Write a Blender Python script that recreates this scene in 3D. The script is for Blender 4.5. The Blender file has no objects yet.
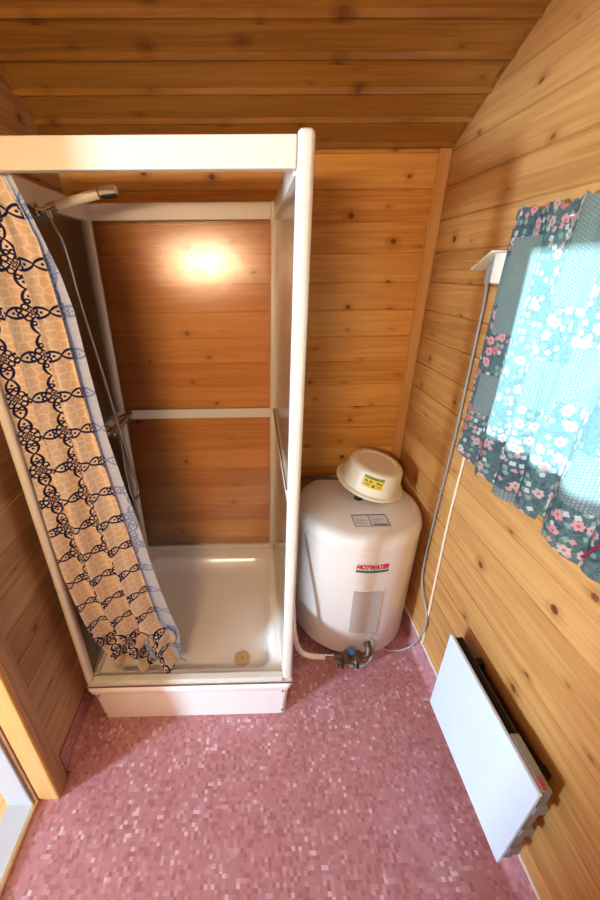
import bpy, bmesh, math, random
from mathutils import Vector, Matrix
random.seed(7)
S = bpy.context.scene
COL = S.collection
PI = math.pi

# ------------------------------------------------------------------ geometry constants (metres)
XR, XL, YB, YF = 1.437, -0.054, 0.805, -1.75       # right, left, back, front walls
CZ, CS = 2.1044, 0.4678                              # ceiling height at the back wall, slope
RIDGE = -0.5
BW, BO = 0.112, 1.965                               # board width, a seam height

# ------------------------------------------------------------------ node helpers
class X:
    """a socket or number with arithmetic that makes Math nodes"""
    def __init__(s, nt, v): s.nt, s.v = nt, v
    def _m(s, op, *a, clamp=False):
        n = s.nt.nodes.new('ShaderNodeMath'); n.operation = op; n.use_clamp = clamp
        for i, q in enumerate((s,) + a):
            q = q.v if isinstance(q, X) else q
            if isinstance(q, (int, float)): n.inputs[i].default_value = q
            else: s.nt.links.new(q, n.inputs[i])
        return X(s.nt, n.outputs[0])
    def __add__(s, o): return s._m('ADD', o)
    def __radd__(s, o): return s._m('ADD', o)
    def __sub__(s, o): return s._m('SUBTRACT', o)
    def __rsub__(s, o): return X(s.nt, o)._m('SUBTRACT', s)
    def __mul__(s, o): return s._m('MULTIPLY', o)
    def __rmul__(s, o): return s._m('MULTIPLY', o)
    def __truediv__(s, o): return s._m('DIVIDE', o)
    def __pow__(s, o): return s._m('POWER', o)
    def floor(s): return s._m('FLOOR')
    def fract(s): return s._m('FRACT')
    def abs(s): return s._m('ABSOLUTE')
    def sin(s): return s._m('SINE')
    def cos(s): return s._m('COSINE')
    def sqrt(s): return s._m('SQRT')
    def min(s, o): return s._m('MINIMUM', o)
    def max(s, o): return s._m('MAXIMUM', o)
    def lt(s, o): return s._m('LESS_THAN', o)
    def gt(s, o): return s._m('GREATER_THAN', o)
    def atan2(s, o): return s._m('ARCTAN2', o)
    def sat(s): return s._m('ADD', 0.0, clamp=True)
    def below(s, e, w): return ((e - s) / w + 0.5).sat()       # soft "less than e"
def hyp(a, b): return (a * a + b * b).sqrt()

class M:
    """material builder"""
    def __init__(s, name):
        s.mat = bpy.data.materials.new(name); s.mat.use_nodes = True
        s.nt = s.mat.node_tree; s.b = s.nt.nodes['Principled BSDF']; s.out = s.nt.nodes['Material Output']
    def n(s, t, **k):
        n = s.nt.nodes.new(t)
        for a, b in k.items(): setattr(n, a, b)
        return n
    def put(s, sock, v):
        v = v.v if isinstance(v, X) else v
        if hasattr(v, 'is_linked') or isinstance(v, bpy.types.NodeSocket): s.nt.links.new(v, sock)
        else: sock.default_value = v
    def set(s, **k):
        for a, b in k.items(): s.put(s.b.inputs[a.replace('_', ' ')], b)
        return s
    def uv(s):
        t = s.n('ShaderNodeUVMap'); t.uv_map = 'UVMap'
        q = s.n('ShaderNodeSeparateXYZ'); s.nt.links.new(t.outputs[0], q.inputs[0])
        return X(s.nt, q.outputs[0]), X(s.nt, q.outputs[1])
    def obj(s):
        t = s.n('ShaderNodeTexCoord'); q = s.n('ShaderNodeSeparateXYZ'); s.nt.links.new(t.outputs['Object'], q.inputs[0])
        return [X(s.nt, o) for o in q.outputs]
    def vec(s, x, y, z=0.0):
        c = s.n('ShaderNodeCombineXYZ')
        for i, v in enumerate((x, y, z)): s.put(c.inputs[i], v)
        return c.outputs[0]
    def noise(s, vec, scale=5, detail=2, rough=.5, dist=0):
        n = s.n('ShaderNodeTexNoise'); s.put(n.inputs['Vector'], vec)
        n.inputs['Scale'].default_value = scale; n.inputs['Detail'].default_value = detail
        n.inputs['Roughness'].default_value = rough; n.inputs['Distortion'].default_value = dist
        return X(s.nt, n.outputs['Fac'])
    def white(s, vec):
        n = s.n('ShaderNodeTexWhiteNoise'); n.noise_dimensions = '3D'; s.put(n.inputs['Vector'], vec)
        return X(s.nt, n.outputs['Value'])
    def voro(s, vec, scale=1, rnd=1.0, feature='F1'):
        n = s.n('ShaderNodeTexVoronoi'); n.voronoi_dimensions = '2D'; n.feature = feature; s.put(n.inputs['Vector'], vec)
        n.inputs['Scale'].default_value = scale; n.inputs['Randomness'].default_value = rnd
        return n
    def ramp(s, f, stops, interp='LINEAR'):
        r = s.n('ShaderNodeValToRGB'); s.put(r.inputs[0], f); r.color_ramp.interpolation = interp
        e = r.color_ramp.elements
        while len(e) < len(stops): e.new(0.5)
        for i, (p, c) in enumerate(stops): e[i].position = p; e[i].color = C(c)
        return r.outputs[0]
    def mix(s, f, a, b, mode='MIX'):
        n = s.n('ShaderNodeMix'); n.data_type = 'RGBA'; n.blend_type = mode
        s.put(n.inputs[0], f); s.put(n.inputs[6], C(a)); s.put(n.inputs[7], C(b))
        return n.outputs[2]
    def bump(s, h, strength=.3, dist=.002):
        n = s.n('ShaderNodeBump'); n.inputs['Strength'].default_value = strength; n.inputs['Distance'].default_value = dist
        s.put(n.inputs['Height'], h); s.nt.links.new(n.outputs[0], s.b.inputs['Normal']); return n
def C(c):
    if isinstance(c, tuple) and len(c) == 3:            # sRGB 0-255 -> linear
        f = lambda u: ((u / 255 + .055) / 1.055) ** 2.4 if u > 10.3 else u / 255 / 12.92
        return (f(c[0]), f(c[1]), f(c[2]), 1)
    return c

# ------------------------------------------------------------------ materials
def pine(name, light, dark, knot=(112, 60, 24), w=BW, off=BO, rough=.42, seed=0.0, knots=.75):
    m = M(name); u, v = m.uv()
    bid = ((v - off) / w).floor()
    r1 = m.white(m.vec(bid, seed, 1.0)); r2 = m.white(m.vec(bid, seed, 7.0))
    us = u + r1 * 13.7
    # knots: one chance per cell of the board
    cu, cv = 0.27, w
    ku, kv = us / cu, (v - off) / cv
    vo = m.voro(m.vec(ku, kv), 1.0, .72)
    sp = m.n('ShaderNodeSeparateXYZ'); m.nt.links.new(vo.outputs['Position'], sp.inputs[0])
    du = (ku - X(m.nt, sp.outputs[0])) * cu; dv = (kv - X(m.nt, sp.outputs[1])) * cv
    cs = m.n('ShaderNodeSeparateColor'); m.nt.links.new(vo.outputs['Color'], cs.inputs[0])
    rr = X(m.nt, cs.outputs[0]); on = X(m.nt, cs.outputs[1]).lt(knots)
    kd = hyp(du * (rr * .5 + .4), dv + (du * 90.0 + rr * 6.0).sin() * .0012); kr = (rr * rr) * .0088 + .0030
    kmask = kd.below(kr, .0045) * on * (rr * .5 + .5)
    halo = kd.below(kr * 2.6, .02) * on
    # grain bends round the knots
    bend = (dv / (kd * 26.0 + .35)) * on * .5
    gv = v * 42.0 - bend * 3.0
    n1 = m.noise(m.vec(us * 1.6, gv, r1 * 9.0), 1.0, 3, .55, .6)
    n2 = m.noise(m.vec(us * 5.0, v * 260.0, r2 * 5.0), 1.0, 2, .5)
    n3 = m.noise(m.vec(us * .9, v * 7.0, r2 * 3.0), 1.0, 2, .5)
    rings = ((n1 * 17.0).sin() * .5 + .5) ** 1.6
    f = (rings * .42 + n2 * .26 + n3 * .6 + (r2 - .5) * .6 + halo * .42 - .24).sat()
    col = m.ramp(f, [(0, light), (.5, tuple(int(a * .62 + b * .38) for a, b in zip(light, dark))), (1, dark)])
    col = m.mix(kmask, col, knot)
    m.set(Base_Color=col, Roughness=rough); m.b.inputs['Specular IOR Level'].default_value = .4
    m.bump(f + kmask, .35, .0012)
    return m.mat
def plain(name, col, rough=.4, metal=0.0, bump=0.0, scale=60, spec=.5, coat=0.0, var=.015):
    m = M(name); o = m.obj(); vec = m.vec(*o)
    nz = m.noise(vec, 9, 3)
    c2 = tuple(max(0, int(a * (1 - var * 2))) for a in col)
    m.set(Base_Color=m.mix(nz, col, c2), Roughness=(nz - .5) * .12 + rough, Metallic=float(metal))
    m.b.inputs['Specular IOR Level'].default_value = spec
    m.b.inputs['Coat Weight'].default_value = coat
    if bump: m.bump(m.noise(vec, scale, 3), bump, .001)
    return m.mat

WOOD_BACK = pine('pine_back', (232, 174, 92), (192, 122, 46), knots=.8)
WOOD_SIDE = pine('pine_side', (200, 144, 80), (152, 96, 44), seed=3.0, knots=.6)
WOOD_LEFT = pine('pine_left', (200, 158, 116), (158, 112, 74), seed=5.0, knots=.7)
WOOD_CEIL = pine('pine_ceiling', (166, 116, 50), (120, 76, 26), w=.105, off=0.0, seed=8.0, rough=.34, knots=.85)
WOOD_TRIM = pine('pine_trim', (228, 180, 112), (206, 150, 82), w=3.0, off=-1.0, seed=11.0, knots=.3)
WOOD_CASING = pine('pine_casing', (190, 146, 108), (150, 104, 72), w=.3, off=-.35, seed=12.0, knots=.4)
WOOD_FLOOR = pine('pine_floor', (240, 200, 140), (214, 164, 96), w=.12, off=0.0, seed=15.0)
WHITE = plain('white_enamel', (240, 232, 216), .32)
FRAME = plain('white_aluminium', (230, 220, 200), .3, spec=.5)
TRAYM = plain('cream_acrylic', (252, 242, 228), .22, coat=.3)
TANKM = plain('cream_enamel', (240, 232, 224), .3, coat=.3, bump=.03, scale=25, var=.006)
TUBM = plain('cream_plastic', (243, 234, 210), .38)
CREAM = plain('cream_socket_plastic', (240, 228, 196), .4)
PANELW = plain('white_panel', (206, 210, 214), .4)
CHROME = plain('chrome', (220, 222, 226), .12, 1.0)
HOSEM = plain('steel_hose', (190, 192, 198), .25, 1.0)
BRASS = plain('brass', (138, 116, 92), .5, .85, bump=.6, var=.25)
DULLMET = plain('dull_copper', (124, 98, 84), .42, .8, var=.2)
BLACK = plain('black_plastic', (22, 18, 18), .5)
DARK = plain('dark_metal', (46, 36, 30), .5, .3)
GREYB = plain('grey_metal', (150, 146, 136), .45, .5)
GREYP = plain('grey_plate', (196, 186, 178), .5, bump=.3, scale=300)
CORDG = plain('grey_cord', (150, 142, 130), .5)
CABLEW = plain('white_cable', (240, 226, 204), .45)
CABLEC = plain('cream_cable', (222, 196, 160), .45)
BLUE = plain('blue_plastic', (52, 118, 168), .4)
RED = plain('red_print', (206, 30, 52), .5)
TEAL = plain('teal_print', (28, 116, 110), .5)
NAVY = plain('blue_ink', (78, 84, 132), .6)
PAPER = plain('label_paper', (228, 224, 222), .5)
YELLOW = plain('yellow_paper', (232, 200, 66), .5)
GREEN = plain('green_print', (120, 150, 62), .5)
BROWN = plain('brown_ink', (96, 70, 30), .5)
DRAINM = plain('beige_plastic', (212, 176, 128), .4)
WHITESILL = plain('whitewashed_wood', (186, 184, 182), .5, bump=.3)
MAROON = plain('dark_red_cloth', (120, 16, 38), .8)
BEADM = plain('sealant_line', (150, 112, 92), .6, var=.3)

def vinyl():
    m = M('pink_vinyl'); u, v = m.uv(); q = .0110
    wb = m.noise(m.vec(u, v), 40, 1); a = (u / q) + wb * .35; b = (v / q) - wb * .3
    jit = m.white(m.vec((a / 7).floor(), (b / 7).floor(), 3.0))
    ra = m.white(m.vec(a.floor(), b.floor(), 0.0))
    rb = m.white(m.vec((a / 2).floor(), b.floor(), 5.0))
    sel = m.white(m.vec((a / 2).floor(), (b / 2).floor(), 9.0)).gt(.55)
    rc = m.white(m.vec(a.floor(), (b / 2).floor(), 2.0))
    r = ra * (1.0 - sel) + (rb * .5 + rc * .5) * sel
    lo = m.noise(m.vec(u, v), 6, 3)
    f = (r + (lo - .5) * .5 + (jit - .5) * .12).sat()
    col = m.ramp(f, [(0, (154, 92, 88)), (.14, (168, 104, 100)), (.30, (178, 118, 114)), (.58, (184, 126, 124)),
                     (.80, (194, 142, 140)), (.92, (204, 160, 158)), (.98, (220, 190, 188))], 'CONSTANT')
    soft = m.mix(m.noise(m.vec(u, v), 90, 2), col, (182, 122, 120))
    soft = m.mix(.55, col, soft)
    m.set(Base_Color=soft, Roughness=.33); m.bump(m.noise(m.vec(u, v), 260, 2), .15, .001)
    return m.mat
VINYL = vinyl()

def hammered():
    """clear patterned acrylic, see-through but blurring"""
    m = M('hammered_acrylic'); o = m.obj()
    vec = m.vec(o[0] * 1.6, o[1] * 1.6, o[2])
    h = m.noise(vec, 150, 2, .6, .6)
    m.set(Base_Color=C((244, 230, 212)), Roughness=.16, IOR=1.22)
    m.b.inputs['Transmission Weight'].default_value = 1.0
    bp = m.bump(h, .32, .0013)
    tr = m.n('ShaderNodeBsdfTransparent'); tr.inputs[0].default_value = C((254, 248, 240))
    gl = m.n('ShaderNodeBsdfGlossy'); gl.inputs['Roughness'].default_value = .13; gl.inputs[0].default_value = (1, 1, 1, 1)
    m.nt.links.new(bp.outputs[0], gl.inputs['Normal'])
    fr = m.n('ShaderNodeFresnel'); fr.inputs[0].default_value = 1.5; m.nt.links.new(bp.outputs[0], fr.inputs['Normal'])
    hz = m.n('ShaderNodeBsdfTranslucent'); hz.inputs[0].default_value = C((236, 200, 152)); df = m.n('ShaderNodeBsdfDiffuse'); df.inputs[0].default_value = C((236, 200, 152))
    h1 = m.n('ShaderNodeMixShader'); h1.inputs[0].default_value = .5; m.nt.links.new(hz.outputs[0], h1.inputs[1]); m.nt.links.new(df.outputs[0], h1.inputs[2])
    m1 = m.n('ShaderNodeMixShader'); m.put(m1.inputs[0], h * .06 + .89)
    m.nt.links.new(h1.outputs[0], m1.inputs[1]); m.nt.links.new(tr.outputs[0], m1.inputs[2])
    m2 = m.n('ShaderNodeMixShader'); m.nt.links.new(fr.outputs[0], m2.inputs[0])
    m.nt.links.new(m1.outputs[0], m2.inputs[1]); m.nt.links.new(gl.outputs[0], m2.inputs[2])
    m.nt.links.new(m2.outputs[0], m.out.inputs[0])
    return m.mat
ACRYL = hammered()

def window_glass():
    m = M('window_glass'); m.set(Base_Color=(1, 1, 1, 1), Roughness=0.0, IOR=1.1)
    tr = m.n('ShaderNodeBsdfTransparent'); gl = m.n('ShaderNodeBsdfGlossy'); gl.inputs['Roughness'].default_value = .02
    mx = m.n('ShaderNodeMixShader'); mx.inputs[0].default_value = .06
    m.nt.links.new(tr.outputs[0], mx.inputs[1]); m.nt.links.new(gl.outputs[0], mx.inputs[2]); m.nt.links.new(mx.outputs[0], m.out.inputs[0])
    return m.mat
GLASS = window_glass()

def fabric_out(m, col, trans, tcol=None):
    """cloth: diffuse plus light coming through"""
    d = m.n('ShaderNodeBsdfDiffuse'); t = m.n('ShaderNodeBsdfTranslucent'); mx = m.n('ShaderNodeMixShader'); mx.inputs[0].default_value = trans
    m.put(d.inputs[0], col); m.put(t.inputs[0], tcol if tcol is not None else col)
    m.nt.links.new(d.outputs[0], mx.inputs[1]); m.nt.links.new(t.outputs[0], mx.inputs[2]); m.nt.links.new(mx.outputs[0], m.out.inputs[0])

def shower_fabric():
    m = M('shower_curtain_print'); u, v = m.uv(); P = .108
    a = u / P; b = v / P
    x = (a + .62).fract() - .5; y = (b + .5).fract() - .5
    ax, ay = x.abs(), y.abs(); mm = ax.max(ay); nn = ax.min(ay)
    # oval links, two per cell edge
    w = (((mm - .09) / .41).max(0.0).min(1.0) * PI).sin().max(0.0) ** .7 * .115
    inl = mm.gt(.085)
    link = (nn - w).abs().below(.030, .015) * inl
    dot = hyp(mm - .350, nn).below(.030, .014)
    scr = (hyp(mm - .245, nn - .055) - .042).abs().below(.021, .012)
    # flower node
    r = hyp(x, y); th = y.atan2(x)
    pet = (r - ((th * 8.0).cos() * .012 + .062)).abs().below(.020, .014)
    hole = (r - .026).abs().below(.010, .01)
    # scrolls where chains meet
    cor = (hyp(ax - .125, ay - .125) - .058).abs().below(.020, .012) * nn.gt(.06)
    ink = link.max(dot).max(scr).max(pet).max(hole).max(cor)
    inside = nn.below(w, .02) * inl
    # pale web in the beige fields
    vo = m.voro(m.vec(a * 5.0, b * 5.0), 1.0, .6, 'DISTANCE_TO_EDGE')
    web = X(m.nt, vo.outputs['Distance']).below(.10, .08)
    base = m.mix(web * .7, (236, 206, 170), (248, 238, 224))
    base = m.mix(inside * .5, base, (240, 222, 196))
    ink = ink.max(u.lt(.0035) * (v / .011).fract().gt(.45))
    front = m.mix(ink, base, (34, 36, 78))
    back = m.mix(ink * .8 + web * .12, (206, 218, 244), (118, 148, 208))
    g = m.n('ShaderNodeNewGeometry')
    col = m.mix(X(m.nt, g.outputs['Backfacing']), front, back)
    fabric_out(m, col, .18)
    return m.mat
CURTAIN = shower_fabric()

def window_fabric():
    m = M('patchwork_print'); u, v = m.uv(); P = .125
    wob = m.noise(m.vec(u, v), 30, 1)
    pu = u / P; pv = v / P + (u / P).floor() * .37
    pid = m.white(m.vec(pu.floor(), pv.floor(), 2.0)); pid2 = m.white(m.vec(pu.floor(), pv.floor(), 8.0))
    ground = m.mix(pid2, (84, 100, 104), (108, 128, 118))
    n = m.noise(m.vec(u, v, pid * 5.0), 55, 3, .6, 1.2)
    ground = m.mix((n - .5) .abs().below(.035, .03) * .8, ground, (40, 56, 72))
    def flowers(scale, off, petals, size, keep):
        vx, vy = (u + off) * scale, (v + off * .7) * scale
        vo = m.voro(m.vec(vx, vy), 1.0, .8)
        sp = m.n('ShaderNodeSeparateXYZ'); m.nt.links.new(vo.outputs['Position'], sp.inputs[0])
        dx, dy = vx - X(m.nt, sp.outputs[0]), vy - X(m.nt, sp.outputs[1])
        r = hyp(dx, dy); th = dy.atan2(dx)
        sc = m.n('ShaderNodeSeparateColor'); m.nt.links.new(vo.outputs['Color'], sc.inputs[0])
        rnd = X(m.nt, sc.outputs[0]); k = X(m.nt, sc.outputs[1]).lt(keep)
        edge = (th * float(petals) + rnd * 6.0).cos().abs() * .12 + size
        return r.below(edge, .05) * k, r.below(size * .42, .05) * k, rnd
    f1, c1, r1 = flowers(27.0, 0.0, 3, .25, .5)
    f2, c2, r2 = flowers(50.0, .31, 2, .26, .6)
    pc = m.ramp(r1, [(0, (232, 150, 146)), (.3, (214, 176, 160)), (.55, (222, 216, 200)), (.75, (208, 116, 114)), (.9, (222, 196, 150))], 'CONSTANT')
    pc2 = m.ramp(r2, [(0, (150, 176, 150)), (.4, (224, 160, 150)), (.7, (226, 222, 206))], 'CONSTANT')
    flor = m.mix(f2 * .8, ground, pc2); flor = m.mix(f1, flor, pc); flor = m.mix(c1, flor, (190, 96, 92))
    # small dotted patches
    q = .0078
    da = (u / q).fract() - .5; db = (v / q + (u / q).floor() * .5).fract() - .5
    rd = m.white(m.vec((u / q).floor(), (v / q + (u / q).floor() * .5).floor(), 1.0))
    dots = hyp(da, db).below(.3, .12)
    dc = m.ramp(rd, [(0, (220, 150, 138)), (.35, (206, 190, 160)), (.7, (170, 178, 150))], 'CONSTANT')
    dotp = m.mix(dots * .6, m.mix(pid2, (112, 134, 122), (98, 122, 124)), dc)
    col = m.mix(pid.gt(.62), flor, dotp)
    fabric_out(m, col, .40, m.mix(.55, col, (176, 226, 226)))
    t = m.n('ShaderNodeBsdfTransparent'); t.inputs[0].default_value = C((190, 232, 240)); mx = m.n('ShaderNodeMixShader'); mx.inputs[0].default_value = .05
    src = m.out.inputs[0].links[0].from_socket
    m.nt.links.new(src, mx.inputs[1]); m.nt.links.new(t.outputs[0], mx.inputs[2]); m.nt.links.new(mx.outputs[0], m.out.inputs[0])   # open weave
    return m.mat
PATCH = window_fabric()

def emit(name, col, s):
    m = M(name); m.set(Base_Color=C(col)); m.b.inputs['Emission Color'].default_value = C(col); m.b.inputs['Emission Strength'].default_value = s
    return m.mat

# ------------------------------------------------------------------ mesh helpers (world coordinates; obj() makes them local)
def nbm(): return bmesh.new()
def box(bm, a, b, bev=0.0, seg=2):
    a, b = Vector(a), Vector(b); c = (a + b) / 2; d = b - a
    r = bmesh.ops.create_cube(bm, size=1.0, matrix=Matrix.Translation(c) @ Matrix.Diagonal((d.x, d.y, d.z, 1)))
    if bev:
        es = list({e for v in r['verts'] for e in v.link_edges})
        bmesh.ops.bevel(bm, geom=es, offset=bev, segments=seg, affect='EDGES', profile=.5)
    return bm
def spline(pts, n=8):
    P = [Vector(p) for p in pts]; out = []
    for i in range(len(P) - 1):
        p0 = P[max(i - 1, 0)]; p1 = P[i]; p2 = P[i + 1]; p3 = P[min(i + 2, len(P) - 1)]
        for k in range(n):
            t = k / n
            out.append(.5 * ((2 * p1) + (p2 - p0) * t + (2 * p0 - 5 * p1 + 4 * p2 - p3) * t * t + (3 * p1 - p0 - 3 * p2 + p3) * t ** 3))
    out.append(P[-1]); return out
def tube(bm, pts, r, seg=10, caps=True, rfun=None):
    pts = [Vector(p) for p in pts]; up = None; rings = []
    for i, p in enumerate(pts):
        t = (pts[min(i + 1, len(pts) - 1)] - pts[max(i - 1, 0)]).normalized()
        if up is None:
            up = t.cross(Vector((0, 0, 1)));
            if up.length < .1: up = t.cross(Vector((1, 0, 0)))
        up = (up - t * up.dot(t)).normalized(); sd = t.cross(up)
        rr = rfun(i) if rfun else r
        rings.append([bm.verts.new(p + (up * math.cos(a) + sd * math.sin(a)) * rr) for a in [2 * PI * k / seg for k in range(seg)]])
    for A, B in zip(rings, rings[1:]):
        for k in range(seg): bm.faces.new((A[k], A[(k + 1) % seg], B[(k + 1) % seg], B[k]))
    if caps: bm.faces.new(rings[0][::-1]); bm.faces.new(rings[-1])
    return bm
def cyl(bm, a, b, r, seg=24, r2=None):
    n = 2; return tube(bm, [a, b], r, seg, True, (lambda i: r if i == 0 else (r2 if r2 is not None else r)))
def lathe(bm, prof, c=(0, 0, 0), seg=48):
    c = Vector(c); rings = []
    for r, z in prof:
        if r < 1e-6: rings.append([bm.verts.new(c + Vector((0, 0, z)))])
        else: rings.append([bm.verts.new(c + Vector((r * math.cos(2 * PI * k / seg), r * math.sin(2 * PI * k / seg), z))) for k in range(seg)])
    for A, B in zip(rings, rings[1:]):
        for k in range(seg):
            a1, a2, b1, b2 = A[k % len(A)], A[(k + 1) % len(A)], B[k % len(B)], B[(k + 1) % len(B)]
            vs = []
            for q in (a1, a2, b2, b1):
                if q not in vs: vs.append(q)
            if len(vs) > 2: bm.faces.new(vs)
    return bm
def prism(bm, prof, axis, lo, hi):
    """closed 2D profile swept along an axis (0,1,2)"""
    def P(p, t):
        q = list(p); q.insert(axis, t); return Vector(q)
    A = [bm.verts.new(P(p, lo)) for p in prof]; B = [bm.verts.new(P(p, hi)) for p in prof]
    n = len(prof)
    for k in range(n): bm.faces.new((A[k], A[(k + 1) % n], B[(k + 1) % n], B[k]))
    bm.faces.new(A[::-1]); bm.faces.new(B); return bm
def autouv(bm, off=(0, 0, 0)):
    """box mapping in metres; boards run along the longest direction of each face's piece"""
    L = bm.loops.layers.uv.verify()
    for f in bm.faces:
        n = f.normal; ax = max(range(3), key=lambda i: abs(n[i]))
        for l in f.loops:
            p = l.vert.co
            if ax == 0: l[L].uv = (p.z, p.y) if LONGZ[0] else (p.y, p.z)
            elif ax == 1: l[L].uv = (p.z, p.x) if LONGZ[0] else (p.x, p.z)
            else: l[L].uv = (p.x, p.y)
LONGZ = [False]
def wloc(o):
    p = Vector((0, 0, 0))
    while o is not None: p += o.location; o = o.parent
    return p
def obj(name, bm, mat, parent=None, label=None, smooth=None, longz=False, keepuv=False, local=False):
    bmesh.ops.recalc_face_normals(bm, faces=bm.faces) if not keepuv else None
    bm.normal_update()
    if not keepuv: LONGZ[0] = longz; autouv(bm)
    me = bpy.data.meshes.new(name)
    if parent is not None and not local: bmesh.ops.translate(bm, verts=bm.verts, vec=-wloc(parent))
    bm.to_mesh(me); bm.free()
    if me.uv_layers: me.uv_layers[0].name = 'UVMap'
    for mt in (mat if isinstance(mat, (list, tuple)) else [mat]): me.materials.append(mt)
    o = bpy.data.objects.new(name, me); COL.objects.link(o)
    if parent is not None: o.parent = parent
    if smooth:
        for p in me.polygons: p.use_smooth = True
        try: me.set_sharp_from_angle(angle=math.radians(smooth))
        except Exception: pass
    if label: o['label'] = label
    return o
def origin_to(o, p):
    p = Vector(p); o.data.transform(Matrix.Translation(-p)); o.location = p; return o
def tag(o, label, cat, group=None):
    o['label'] = label; o['category'] = cat
    if group: o['group'] = group
    return o
def thing(name, loc, label, cat, group=None):
    o = bpy.data.objects.new(name, None); o.empty_display_size = .1; COL.objects.link(o); o.location = loc
    return tag(o, label, cat, group)
def struct(name, bm, mat, **k):
    o = obj(name, bm, mat, **k); o['kind'] = 'structure'; return o

# ------------------------------------------------------------------ board walls: real V-grooved cladding
def boards(name, O, U, V, umin, umax, vmin, vmax, w, off, mat, holes=(), clips=(), g=.0038, d=.0055, thick=.02, parent=None):
    O, U, V = Vector(O), Vector(U).normalized(), Vector(V).normalized(); N = U.cross(V)   # N points into the room
    bm = nbm(); L = bm.loops.layers.uv.verify()
    vs = {vmin: 0.0, vmax: 0.0}
    k = math.floor((vmin - off) / w)
    while off + k * w <= vmax:
        s = off + k * w
        for t, dep in ((s - g, 0), (s, -d), (s + g, 0)):
            if vmin < t < vmax: vs[round(t, 5)] = dep
        k += 1
    for h in holes:
        for t in (h[2], h[3]): vs.setdefault(round(t, 5), 0.0)
    vl = sorted(vs); ul = sorted({umin, umax, *[q for h in holes for q in h[:2]]})
    ul2 = []
    for a, b in zip(ul, ul[1:]): ul2.append(a)
    ul2.append(ul[-1]); cache = {}
    def vt(i, j):
        if (i, j) not in cache: cache[(i, j)] = bm.verts.new(O + U * ul2[i] + V * vl[j] + N * vs[vl[j]])
        return cache[(i, j)]
    for i in range(len(ul2) - 1):
        for j in range(len(vl) - 1):
            cu, cv = (ul2[i] + ul2[i + 1]) / 2, (vl[j] + vl[j + 1]) / 2
            if any(h[0] < cu < h[1] and h[2] < cv < h[3] for h in holes): continue
            f = bm.faces.new((vt(i, j), vt(i + 1, j), vt(i + 1, j + 1), vt(i, j + 1)))
            for l, (a, b) in zip(f.loops, ((i, j), (i + 1, j), (i + 1, j + 1), (i, j + 1))): l[L].uv = (ul2[a], vl[b])
    for co, no in clips:
        bmesh.ops.bisect_plane(bm, geom=list(bm.verts) + list(bm.edges) + list(bm.faces), plane_co=co, plane_no=no, clear_outer=True)
    o = obj(name, bm, mat, keepuv=True, parent=parent)
    md = o.modifiers.new('thickness', 'SOLIDIFY'); md.thickness = thick; md.offset = -1
    if parent is None: o['kind'] = 'structure'
    return o

DOOR = (-1.22, -.266, 0.0, 2.0)                                 # y0, y1, z0, z1 in the left wall
WIN = (-.66, .182, 1.198, 1.765)                                # y0, y1, z0, z1 in the right wall
sl = math.atan(CS); zr = CZ + CS * (YB - RIDGE)
cb = [((0, YB, CZ), (0, math.sin(sl), math.cos(sl))), ((0, RIDGE, zr), (0, -math.sin(sl), math.cos(sl)))]
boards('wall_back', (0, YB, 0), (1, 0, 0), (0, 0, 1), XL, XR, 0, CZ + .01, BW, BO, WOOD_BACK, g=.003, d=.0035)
boards('wall_front', (0, YF, 0), (-1, 0, 0), (0, 0, 1), -XR, -XL, 0, 2.15, BW, BO, WOOD_BACK)
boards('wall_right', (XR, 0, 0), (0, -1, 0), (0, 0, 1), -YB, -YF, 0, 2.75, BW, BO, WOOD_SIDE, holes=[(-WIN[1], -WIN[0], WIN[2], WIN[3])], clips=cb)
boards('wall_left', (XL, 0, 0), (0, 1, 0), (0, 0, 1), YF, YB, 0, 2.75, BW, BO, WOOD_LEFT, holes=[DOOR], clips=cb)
cw = .105; Lc = (YB - RIDGE) / math.cos(sl)
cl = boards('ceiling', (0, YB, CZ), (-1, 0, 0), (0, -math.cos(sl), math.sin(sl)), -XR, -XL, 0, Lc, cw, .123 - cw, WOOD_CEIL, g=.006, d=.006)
boards('ceiling_front', (0, RIDGE, zr), (-1, 0, 0), (0, -math.cos(sl), -math.sin(sl)), -XR, -XL, 0, (RIDGE - YF) / math.cos(sl), cw, 0, WOOD_CEIL, g=.006, d=.006)

# the vinyl floor with its upstands
bm = box(nbm(), (-.127, YF, -.02), (XR, YB, 0)); struct('floor', bm, VINYL)
def upstand(name, side):
    bm = nbm(); h, t, r = .110, .004, .018; L = bm.loops.layers.uv.verify()
    pr = [(t, h)] + [(t + r - r * math.cos(a), r - r * math.sin(a) + .0006) for a in [PI / 2 * k / 6 for k in range(7)]]
    segs = {'left': [(DOOR[1] + .07, YB)], 'right': [(YF, YB)], 'back': [(XL, XR)]}[side]
    for lo, hi in segs:
        def P(d, z, s): return Vector({'left': (XL + d, s, z), 'right': (XR - d, s, z), 'back': (s, YB - d, z)}[side])
        pts = pr + [(t + r, 0), (0, 0), (0, h)]
        rows = [[bm.verts.new(P(d, z, s)) for d, z in pts] for s in (lo, hi)]
        n = len(pts)
        for k in range(n):
            f = bm.faces.new((rows[0][k], rows[0][(k + 1) % n], rows[1][(k + 1) % n], rows[1][k]))
            ls = [k, (k + 1) % n, (k + 1) % n, k]; ss = [lo, lo, hi, hi]
            for l, kk, s in zip(f.loops, ls, ss): l[L].uv = (s, pts[kk][1] + pts[kk][0])
        bm.faces.new(rows[0][::-1]); bm.faces.new(rows[1])
    bmesh.ops.recalc_face_normals(bm, faces=bm.faces)
    return struct(name, bm, VINYL, keepuv=True)
upstand('baseboard_left', 'left'); upstand('baseboard_right', 'right'); upstand('baseboard_back', 'back')
struct('trim_1', box(nbm(), (XR - .006, YF, .108), (XR + .001, YB, .114), .001), WHITE)
struct('trim_2', box(nbm(), (XL - .001, DOOR[1] + .07, .108), (XL + .004, YB, .112), .001), BEADM)
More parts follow.
